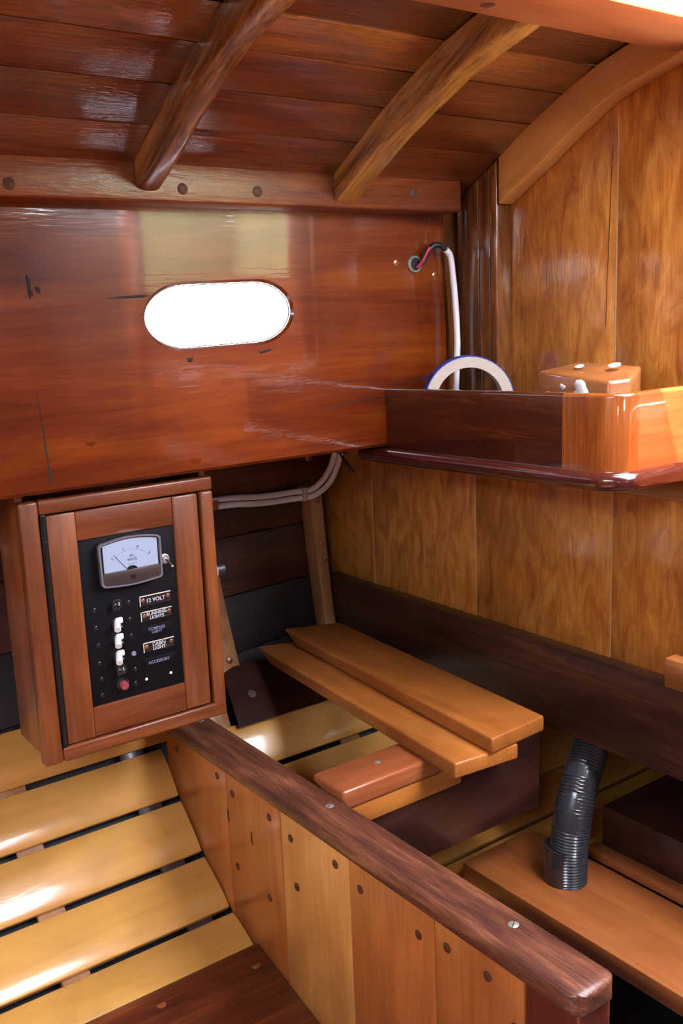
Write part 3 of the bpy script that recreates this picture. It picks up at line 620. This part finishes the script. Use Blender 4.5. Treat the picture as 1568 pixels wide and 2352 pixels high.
# ---- brown locker shelf, step box, hose
ls = tag(prism('locker_shelf', [(.872, .30), (.872, .947), (1.000, .950), (1.018, .935), (1.018, .30)], 'Z', -.806, -.780, 'locker', None, bevel=.0015), 'broad reddish brown locker shelf that the black hose stands on', 'shelf')
sp = thing('step_box', (1.2, .5, -.78), 'dark step box behind the hose with a paler ledge along its foot', 'box')
box('ledge', (1.020, 1.040), (.20, .8445), (-.780, -.7625), 'locker', sp, .002)
box('carcass', (1.0405, 1.50), (.20, .836), (-.800, -.704), 'dark_board', sp, .003)
ho = thing('drain_hose', (.95, .82, -.78), 'black ribbed hose rising from the brown locker shelf behind the dark fascia', 'hose')
def resample(P_, step):
    out = [P_[0].copy()]; acc = 0
    for a, b in zip(P_, P_[1:]):
        L_ = (b - a).length; t = step - acc
        while t <= L_: out.append(a + (b - a) * (t / L_)); t += step
        acc = L_ - (t - step)
    return out
hp = resample(catmull([(.953, .822, -.781), (.954, .822, -.735), (.962, .822, -.685), (.985, .828, -.640), (1.025, .842, -.595), (1.065, .858, -.540), (1.09, .87, -.47)], 22), .0021)
tube('ribbed_tube', [tuple(p) for p in hp], .0255, 'hose', ho, 24, 0, rfun=lambda i: .0262 if i % 2 else .0248)
lathe('spigot', (.9490, .8285, -.7805), (0, 0, 1), [(.0262, 0), (.0262, .046), (.0255, .052), (0, .053)], 'black_gloss', ho, 24)
ls['label'] = ls['label']
tag(box('support_block', (1.045, 1.075), (.885, .93), (-.78, -.742), 'locker', None, .002), 'small brown block beside the hose on the pale hull lining', 'block')

# ---- corner shelf with fiddle
cs = thing('corner_shelf', (.86, .9, -.20), 'dark mahogany corner shelf with a raised fiddle rail and rounded corner', 'shelf')
def zt_(y): return -.1795 - .007 * (y - .67) / .43
# shelf board outline (plan), nosing rounded
def shelf_board():
    x0, y1 = .826, .6475; r = .040
    out = [(XB - .001, 1.10), (x0, 1.10)] + [(x0, y) for y in (1.0, .9, .8)]
    for k in range(9): a = math.pi + math.pi / 2 * k / 8; out.append((x0 + r + r * math.cos(a), y1 + r + r * math.sin(a)))
    out += [(.93, y1), (.971, y1), (.971, .668), (XB - .001, .668)]
    bm = bmesh.new(); T = [bm.verts.new((x, y, zt_(y))) for x, y in out]; B = [bm.verts.new((x, y, zt_(y) - .0205)) for x, y in out]
    bm.faces.new(T); bm.faces.new(B[::-1]); n = len(out)
    for i in range(n): bm.faces.new((T[i], T[(i + 1) % n], B[(i + 1) % n], B[i]))
    bm.normal_update(); rim = set(range(1, 16))
    es = []
    for ring in (T, B):
        for i in range(1, n - 4):
            e = bm.edges.get((ring[i], ring[i + 1]))
            if e: es.append(e)
    return finish('shelf_board', bm, 'nosing', cs, bevel=.0092, seg=5, edges=es, angle=50)
shelf_board()
def rail_piece(name, path, th, mat, ztop, bev=.004):
    """path: outer line in plan; inner line lies th to its left-hand inside"""
    bm = bmesh.new(); n = len(path); O = [Vector(p) for p in path]; I = []
    for i in range(n):
        d = (O[min(i + 1, n - 1)] - O[max(i - 1, 0)]).normalized(); I.append(O[i] + Vector((-d.y, d.x)) * th)
    rows = []
    for o_, i_ in zip(O, I):
        z0 = zt_(o_.y) - .0015; z1 = ztop(o_)
        rows.append([bm.verts.new((o_.x, o_.y, z0)), bm.verts.new((o_.x, o_.y, z1)), bm.verts.new((i_.x, i_.y, z1)), bm.verts.new((i_.x, i_.y, z0))])
    for A, B in zip(rows, rows[1:]):
        for i in range(4): bm.faces.new((A[i], A[(i + 1) % 4], B[(i + 1) % 4], B[i]))
    bm.faces.new(rows[0][::-1]); bm.faces.new(rows[-1])
    es = [bm.edges.get((A[k], B[k])) for A, B in zip(rows, rows[1:]) for k in (1, 2)]
    return finish(name, bm, mat, cs, bevel=bev, seg=4, edges=[e for e in es if e], angle=40)
def ztop(p): return -.0955 - .0085 * max(0, p.y - .67) / .38
rail_piece('fiddle_rail', [(.839, 1.0495), (.839, .9), (.839, .7370)], .015, 'fiddle', ztop)
corner = [(.8386, .7366), (.8386, .705)] + [(.8686 + .030 * math.cos(math.pi + math.pi / 2 * k / 10), .690 + .030 * math.sin(math.pi + math.pi / 2 * k / 10)) for k in range(11)] + [(.8725, .660)]
rail_piece('corner_block', corner, .016, 'block', ztop)
rail_piece('side_rail', [(.8729, .6604), (.92, .6604), (.9715, .6604)], .015, 'side_rail', ztop)
box('shelf_cleat', (.975, .9945), (.668, .930), (-.2325, -.2005), 'lump', cs, .002)
screw('screw', (.9745, .758, -.214), (-1, 0, 0), .004, 'bronze', cs, (0, 1, 0))

# ---- roll of masking tape standing on the shelf
def tape_roll():
    c = Vector((.9125, .9655, -.1230)); ax = Vector((.54, .84, .0)).normalized(); w = .024; R, r = .0610, .0455
    t = thing('tape_roll', (c.x, c.y, c.z - R), 'nearly used roll of blue masking tape with pale card core on the corner shelf', 'tape')
    u, v = ring_frame(ax)
    def ring(name, ri, ro, a0, a1, mat):
        bm = bmesh.new(); n = 48; rows = []
        for k in range(n):
            a = 2 * math.pi * k / n; e = u * math.cos(a) + v * math.sin(a)
            rows.append([bm.verts.new(c + e * ri + ax * a0), bm.verts.new(c + e * ro + ax * a0), bm.verts.new(c + e * ro + ax * a1), bm.verts.new(c + e * ri + ax * a1)])
        for k in range(n):
            A, B = rows[k], rows[(k + 1) % n]
            for i in range(4): bm.faces.new((A[i], A[(i + 1) % 4], B[(i + 1) % 4], B[i]))
        return finish(name, bm, mat, t, angle=40)
    ring('card_core', r, R - .0018, -w / 2, w / 2, 'card'); ring('core_lining', r - .0004, r + .0005, -w / 2 + .001, w / 2 - .001, 'card_in')
    ring('tape', R - .0017, R - .0003, -w / 2 + .0008, w / 2, 'tape_blue')
    # loose end sticking out on the left
    out = Vector((-.73, .60, .20)); 
    base = c + (Vector((-.62, .42, .62)).normalized()) * R
    base = c + (u * (u.dot(Vector((-.75, .45, .72)))) + v * (v.dot(Vector((-.75, .45, .72))))).normalized() * (R - .0002)
    tip = base + Vector((-.012, .010, -.006)); low = base + Vector((-.001, .002, -.030))
    bm = bmesh.new(); P_ = []
    for q in (base, tip, (tip + low) / 2 + Vector((.005, -.003, .001)), low):
        P_.append((bm.verts.new(q - ax * .010), bm.verts.new(q + ax * .010)))
    for A, B in zip(P_, P_[1:]): bm.faces.new((A[0], A[1], B[1], B[0]))
    r_ = bmesh.ops.solidify(bm, geom=bm.faces[:], thickness=.0003)
    finish('tape_end', bm, 'tape_blue', t, angle=30)
tape_roll()

# ---- varnished block with filler on it, on the shelf
bl = thing('wood_block', (.90, .76, -.18), 'brown varnished wood block smeared with white filler, on the corner shelf', 'block')
bm = bmesh.new()
bp = [(.886, .8155), (.886, .712), (.912, .700), (.950, .716), (.950, .808)]
zt2 = [-.0770, -.0865, -.0850, -.0730, -.0700]
T = [bm.verts.new((x, y, z)) for (x, y), z in zip(bp, zt2)]; B = [bm.verts.new((x, y, -.1805)) for x, y in bp]
bm.faces.new((T[0], T[1], T[2], T[3], T[4])); bm.faces.new(B[::-1])
for i in range(5): bm.faces.new((T[i], T[(i + 1) % 5], B[(i + 1) % 5], B[i]))
finish('block', bm, 'lump', bl, bevel=.004, seg=3)
def blob(pts, x, h, parent, name='filler'):
    cy = sum(p[0] for p in pts) / len(pts); cz = sum(p[1] for p in pts) / len(pts); bm = bmesh.new()
    rows = [[bm.verts.new((x - hh, cy + (y - cy) * s, cz + (z - cz) * s)) for y, z in pts] for s, hh in ((1, -.001), (.92, h * .6), (.6, h))]
    for A, B_ in zip(rows, rows[1:]):
        for i in range(len(A)): j = (i + 1) % len(A); bm.faces.new((A[i], A[j], B_[j], B_[i]))
    bm.faces.new(rows[-1]); return finish(name, bm, 'putty', parent, angle=60)
blob([(.745, -.088), (.750, -.0855), (.757, -.0862), (.761, -.091), (.757, -.097), (.764, -.103), (.775, -.106), (.775, -.112), (.733, -.112), (.737, -.103), (.742, -.095)], .886, .0022, bl)
blob([(.800, -.101), (.815, -.104), (.818, -.112), (.779, -.112), (.785, -.104)], .886, .0014, bl)
blob([(.772, -.095), (.780, -.091), (.783, -.095), (.777, -.099)], .886, .001, bl)
lathe('filler', (.925, .735, -.0720), (-.3, 0, 1), [(.008, 0), (.0075, .0012), (.004, .002), (0, .0022)], 'putty', bl, 9)
lathe('filler', (.915, .778, -.0735), (-.3, 0, 1), [(.006, 0), (.0055, .001), (.003, .0016), (0, .0018)], 'putty', bl, 7)

# ---- wiring outlet high on the cabin side
wo_ = thing('cable_gland', (.895, 1.05, .0605), 'round black cable outlet with a verdigris rim near the corner post', 'outlet')
lathe('rim', (.895, 1.0505, .0605), (0, -1, 0), [(.0118, 0), (.0118, .003), (.0105, .0045), (.0088, .0045), (.0088, .001)], 'bronze', wo_, 28)
lathe('bore', (.895, 1.0505, .0605), (0, -1, 0), [(.009, 0), (.009, .0034), (.003, .0030), (0, .0030)], 'cable_black', wo_, 24)
for px, pz in ((.8644, .0628), (.9324, .0456), (.9270, .0800)): screw('screw', (px, 1.0500, pz), (0, -1, 0), .0042, 'brass', ws, (1, 0, .5))
fc = thing('lamp_cable', (.94, 1.045, .08), 'white cable with a black boot and red wire hanging beside the corner post', 'cable')
tube('sheath', [(.9390, 1.0350, .0795), (.9470, 1.0335, .0700), (.9505, 1.0330, .0450), (.9540, 1.0320, .0050), (.9555, 1.0310, -.0450), (.9540, 1.0320, -.0900), (.9515, 1.0330, -.1400), (.9520, 1.0320, -.1810)], .0043, 'cable', fc, 12, 8)
tube('boot', [(.9050, 1.0430, .0610), (.9105, 1.0405, .0750), (.9200, 1.0375, .0840), (.9310, 1.0355, .0845), (.9400, 1.0345, .0785)], .0040, 'cable_black', fc, 12, 8)
tube('wire', [(.8970, 1.0460, .0560), (.9010, 1.0390, .0640), (.9065, 1.0360, .0750), (.9110, 1.0358, .0815)], .0019, 'wire_red', fc, 8, 6)

# ---- white cables under the side deck
for k, (dy, dz, lab) in enumerate(((0, -.003, 'lower of the two white cables clipped under the side deck'), (.001, .0085, 'upper of the two white cables clipped under the side deck'))):
    o = tube('white_cable', [(-.60, 1.4015 + dy, -.3035 + dz), (.20, 1.4015 + dy, -.3045 + dz), (.58, 1.4015 + dy, -.3010 + dz), (.7604, 1.4015 + dy, -.3010 + dz), (.8436, 1.4015 + dy, -.3080 + dz), (.905, 1.3970 + dy, -.3085 + dz), (.940 - dz * .3, 1.3855 + dy, -.3060 + dz), (.966 - dz * .9, 1.375 + dy, -.286 + dz * .8), (.981 - dz * 1.0, 1.366 + dy, -.250 + dz * .3), (.981 - dz, 1.355 + dy, -.210), (.981 - dz, 1.345 + dy, -.188)], .0052, 'cable', None, 12, 8)
    tag(o, lab, 'cable')
cc = tag(box('cable_clip', (.920, .929), (1.3850, 1.4070), (-.3170, -.2925), 'nickel', None, .002), 'small metal clip holding the white cables on the dark timber', 'clip')
cc2 = tag(box('cable_clip', (.742, .760), (1.3960, 1.4090), (-.3080, -.2920), 'copper', None, .002), 'small brown clip on the white cables beside the cabinet', 'clip')
zt3 = thing('cable_tie', (.980, 1.35, -.23), 'black cable tie with two loose tails round the white cables', 'cable tie')
ring_ = tube('loop', [(.974, 1.3500, -.236), (.984, 1.3480, -.2335), (.992, 1.3580, -.2310), (.984, 1.3660, -.2320), (.975, 1.3600, -.2350), (.974, 1.3500, -.236)], .0013, 'cable_black', zt3, 6, 4)
tube('tail', [(.974, 1.3500, -.236), (.976, 1.338, -.250), (.982, 1.330, -.268)], .0013, 'cable_black', zt3, 6, 5)
tube('tail', [(.974, 1.3500, -.236), (.980, 1.336, -.252), (.989, 1.329, -.270)], .0013, 'cable_black', zt3, 6, 5)

# ---- electrical cabinet
YF = 1.065
ec = thing('electrical_cabinet', (.452, 1.11, -.504), 'mahogany electrical cabinet with a black switch panel, hung under the side deck', 'cabinet')
X0, X1, Z0, Z1 = .3315, .5725, -.5045, -.1915
YB = 1.152
box('case_side', (X0 + .001, X0 + .010), (YF + .016, YB), (Z0 + .012, -.1835), 'cabinet', ec, .001)
box('case_side', (X1 - .010, X1 - .001), (YF + .016, YB), (Z0 + .012, -.1835), 'cabinet', ec, .001)
box('case_bottom', (X0 + .010, X1 - .010), (YF + .016, YB), (Z0 + .012, Z0 + .020), 'cabinet_x', ec, .001)
box('case_back', (X0 + .010, X1 - .010), (YB - .008, YB), (Z0 + .020, -.1835), 'cabinet_x', ec, .001)
box('face_stile', (X0, .3535), (YF, YF + .0165), (Z0, Z1 - .0005), 'cabinet', ec, .003, 3)
box('face_stile', (.5555, X1), (YF, YF + .0165), (Z0 + .004, Z1 - .018), 'cabinet', ec, .003, 3)
box('face_rail', (.3537, X1), (YF, YF + .0165), (-.2085, Z1), 'cabinet_x', ec, .003, 3)
box('face_rail', (.3540, X1), (YF - .0001, YF + .0165), (Z0, -.4865), 'cabinet_x', ec, .003, 3)
hg = box('hinge', (.3538, .3600), (YF - .0015, YF + .010), (-.4850, -.2080), 'hinge', ec, .0012)
for k in range(9): tube('knuckle', [(.3570, YF - .0012, -.2090 - k * .0305), (.3570, YF - .0012, -.2090 - k * .0305 - .0285)], .0023, 'hinge', hg, 8, 0)
dr_ = thing('door', (.45, YF + .003, -.35), '', ''); 
for key in ('label', 'category'): del dr_[key]
dr_.parent = ec; dr_.matrix_parent_inverse = parent_mat(ec).inverted()
box('door_stile', (.3610, .3950), (YF + .0015, YF + .013), (-.4845, -.2105), 'cabinet', dr_, .0012)
box('door_stile', (.5165, .5515), (YF + .0015, YF + .013), (-.4845, -.2105), 'cabinet', dr_, .0025)
box('door_rail', (.3952, .5163), (YF + .0017, YF + .013), (-.2445, -.2105), 'cabinet_x', dr_, .001)
box('door_rail', (.3952, .5163), (YF + .0017, YF + .013), (-.4845, -.4480), 'cabinet_x', dr_, .001)
box('door_stop', (.352, .557), (YF + .013, YF + .0162), (-.487, -.208), 'seam', ec, 0)
YP = YF + .0045
ip = box('instrument_panel', (.3945, .5170), (YP, YP + .006), (-.4485, -.2440), 'black', ec, .0006)
# little screws and holes on the black panel
for px, pz, mt_ in ((.4664, -.4311, 'white'), (.4993, -.4311, 'white')): lathe('screw_head', (px, YP, pz), (0, -1, 0), [(.0019, 0), (.0017, .0008), (0, .0011)], mt_, ip, 12)
for px, pz in ((.4085, -.331), (.4085, -.353), (.4095, -.3745), (.4090, -.397), (.4100, -.4165), (.4090, -.437), (.4520, -.3305), (.4515, -.3515), (.4515, -.3720), (.4525, -.3945), (.4530, -.4150), (.4520, -.4330)):
    screw('screw_head', (px, YP, pz), (0, -1, 0), .0026, 'black_gloss', ip, (random.uniform(-1, 1), 0, random.uniform(-1, 1)))
lathe('screw_head', (.4525, YP - .0004, -.3945), (0, -1, 0), [(.0032, 0), (.003, .001), (.0018, .0013), (.0015, .0006), (0, .0006)], 'ink_blue', ip, 16)
# voltmeter
vm_ = thing('voltmeter', (.4547, YP - .01, -.28), '', ''); 
for key in ('label', 'category'): del vm_[key]
vm_.parent = ec; vm_.matrix_parent_inverse = parent_mat(ec).inverted(); vm_['label'] = 'voltmeter with a pale dial reading DC VOLTS'
def meter_outline(x0, x1, z0, z1, bow, r=.003, n=8):
    pts = []
    for k in range(n + 1): t = k / n; pts.append((x0 + r + (x1 - x0 - 2 * r) * t, z1 - bow + bow * math.sin(math.pi * t) ** 1.0))
    for k in range(n + 1): t = k / n; pts.append((x1 - r * .3 - r * .7 * (1 if k == n else 0), 0)) if False else None
    pts.append((x1, z1 - bow - r)); pts.append((x1 - .0005, z0 + r + bow * .6))
    for k in range(n + 1): t = k / n; pts.append((x1 - r - (x1 - x0 - 2 * r) * t, z0 + bow * .6 - bow * .6 * math.sin(math.pi * t)))
    pts.append((x0 + .0005, z0 + r + bow * .6)); pts.append((x0, z1 - bow - r))
    return pts
def frame_ring(name, outer, inner, y0, y1, mat, parent):
    bm = bmesh.new(); n = len(outer); V = {}
    for key, P_, y in (('a', inner, y0), ('b', outer, y0), ('c', outer, y1), ('d', inner, y1)): V[key] = [bm.verts.new((p[0], y, p[1])) for p in P_]
    for A, B in (('a', 'b'), ('b', 'c'), ('c', 'd'), ('d', 'a')):
        for i in range(n): j = (i + 1) % n; bm.faces.new((V[A][i], V[A][j], V[B][j], V[B][i]))
    return finish(name, bm, mat, parent, angle=40)
mo = meter_outline(.4150, .4935, -.3060, -.2465, .0045); mi = meter_outline(.4172, .4913, -.3040, -.2485, .0043)
YM = YP - .0130
prism('body', meter_outline(.4152, .4933, -.3058, -.2467, .0045), 'Y', YM + .004, YP, 'black_gloss', vm_, bevel=.0006)
frame_ring('bezel', mo, mi, YM - .0004, YM + .0045, plain('smoky clear bezel', (.17, .16, .18), .15, coat=1.0), vm_)
dial = meter_outline(.4208, .4893, -.2868, -.2500, .0045, .001)
dl = [p for p in dial if p[1] > -.2700] + [(.4893, -.2868), (.4208, -.2868)]
up = [(.4208 + (.4893 - .4208) * k / 10, -.2545 + .0042 * math.sin(math.pi * k / 10)) for k in range(11)]
prism('dial', up + [(.4893, -.2868), (.4208, -.2868)], 'Y', YM + .0022, YM + .0040, 'dial', vm_, bevel=0)
box('lower_cover', (.4180, .4910), (YM + .0002, YM + .004), (-.3035, -.2870), 'meter_low', vm_, .0008)
lathe('zero_screw', (.4550, YM + .0003, -.2960), (0, -1, 0), [(.0030, 0), (.0030, .0009), (.0022, .0009), (.0020, .0003), (0, .0003)], 'black_gloss', vm_, 20)
hub = [(.4550 + .0065 * math.cos(math.pi * k / 14), -.2868 + .0042 * math.sin(math.pi * k / 14)) for k in range(15)]
prism('hub', hub, 'Y', YM + .0012, YM + .0024, 'black_gloss', vm_, bevel=0)
def stroke(name, a, b, w, y, mat, parent):
    a = Vector(a); b = Vector(b); d = (b - a).normalized(); n = Vector((-d.y, d.x)) * w / 2
    return prism(name, [tuple(a + n), tuple(b + n), tuple(b - n), tuple(a - n)], 'Y', y, y + .0005, mat, parent, bevel=0)
stroke('needle', (.4480, -.2850), (.4335, -.2665), .0005, YM + .0012, 'ink', vm_)
for k in range(16):
    a = math.radians(141 - k * 102 / 15); L_ = .0022 if k % 5 == 0 else .0012; c_ = Vector((.4550, -.2900)); e_ = Vector((math.cos(a) * 1.04, math.sin(a) * 1.0))
    stroke('scale_mark', c_ + e_ * .0262, c_ + e_ * (.0262 + L_), .00030, YM + .0017, 'ink', vm_)
for s, a in (('0', 141), ('5', 107), ('10', 73), ('15', 39)):
    text(s, (.4550 + math.cos(math.radians(a)) * .0305, YM + .0019, -.2900 + math.sin(math.radians(a)) * .0300), .0034, 'ink', vm_)
text('DC', (.4560, YM + .0019, -.2708), .0040, 'ink', vm_); text('VOLTS', (.4560, YM + .0019, -.2755), .0040, 'ink', vm_)
stroke('scale_mark', (.4500, -.2805), (.4620, -.2805), .0003, YM + .0017, 'ink', vm_)
# toggle switch
tg = lathe('toggle_switch', (.5020, YP, -.2850), (0, -1, 0), [(.0062, 0), (.0062, .0022), (.0050, .0028), (.0046, .0012), (.0030, .0012), (.0028, .0040), (0, .0045)], 'nickel', ec, 24)
tube('lever', [(.5020, YP - .003, -.2850), (.5045, YP - .0075, -.2885), (.5062, YP - .0120, -.2925)], .0013, 'chrome', tg, 10, 4)
lathe('lever_tip', (.5058, YP - .0108, -.2918), (.35, -.8, -.6), [(0, 0), (.0018, .0008), (.0021, .0020), (.0014, .0034), (0, .0038)], 'chrome', tg, 12)
# circuit breakers
for k, (px, pz) in enumerate(((.4345, -.3297), (.4325, -.3527), (.4318, -.3726), (.4311, -.3932), (.4330, -.4104))):
    bz = lathe('circuit_breaker', (px + .002, YP, pz), (0, -1, 0), [(.0072, 0), (.0070, .0016), (.0058, .0020), (0, .0020)], 'black_gloss', ec, 24)
    if k in (1, 2, 3):
        tube('lever', [(px + .0030, YP - .001, pz + .0040), (px - .0005, YP - .0075, pz + .0010), (px - .0035, YP - .0150, pz - .0035)], .0040, 'white', bz, 14, 4)
        box('lever_root', (px, px + .0085), (YP - .0052, YP - .001), (pz + .0005, pz + .0078), 'white', bz, .0016, 3)
        text('5A', (px + .0062, YP - .0022, pz - .0042), .0034, 'ink_light', bz)
    else:
        box('lever_root', (px - .0065, px - .0005), (YP - .0090, YP - .001), (pz - .0045, pz + .0035), 'black_gloss', bz, .0012, 3)
        text('5', (px + .0042, YP - .0022, pz + .0005), .0055, 'ink_light', bz)
rb = lathe('reset_button', (.4357, YP, -.4292), (-.1, -1, -.05), [(.0075, 0), (.0072, .0012), (.0050, .0014), (.0048, .0085), (.0040, .0095), (0, .0096)], 'red', ec, 22)
lathe('collar', (.4350, YP, -.4290), (0, -1, 0), [(.0082, 0), (.0080, .0018), (.0060, .0022)], 'black_gloss', rb, 22)
# label plates
for (z1, z0, txt, sz) in ((-.3255, -.3385, '12 VOLT', .0066), (-.3455, -.3575, 'RUNNING\nLIGHTS', .0058), (-.3845, -.3970, 'CABIN\nLIGHT', .0060)):
    lpz = box('label_plate', (.4650, .5065), (YP - .0012, YP), (z0, z1), 'black_gloss', ec, .0003)
    box('edging', (.4650, .5065), (YP - .0016, YP - .0011), (z1 - .0014, z1), 'plate_edge', lpz, .0002)
    box('edging', (.4650, .4664), (YP - .0016, YP - .0011), (z0, z1), 'plate_edge', lpz, .0002)
    text(txt, (.4862, YP - .0013, (z0 + z1) / 2 - .0008), sz, 'ink_light', lpz)
    for px in (.4700, .5030): screw('screw', (px, YP - .0012, (z0 + z1) / 2 + .0005), (0, -1, 0), .0025, 'copper', lpz, (1, 0, 1))
for (zc_, txt, sz) in ((-.3714, 'COMPASS\nLIGHT', .0050), (-.4114, 'ACCESSORY', .0052)):
    lpz = box('label_plate', (.4660, .5065), (YP - .0006, YP), (zc_ - .0068, zc_ + .0068), 'black', ec, .0002)
    text(txt, (.4850, YP - .0007, zc_), sz, 'ink_blue', lpz)
kn = lathe('side_knob', (X1 - .001, YF + .030, -.3205), (1, 0, 0), [(.0050, 0), (.0050, .004), (.0036, .004), (.0036, .005), (.0098, .005), (.0105, .0065), (.0105, .0115), (.0095, .013), (0, .013)], 'nickel', ec, 24)
kn['label'] = 'round dull metal knob'
lathe('dark_grip', (X1 + .0115, YF + .030, -.3205), (1, 0, 0), [(.0085, 0), (.0085, .011), (.0065, .013), (0, .013)], 'cable_black', kn, 20)
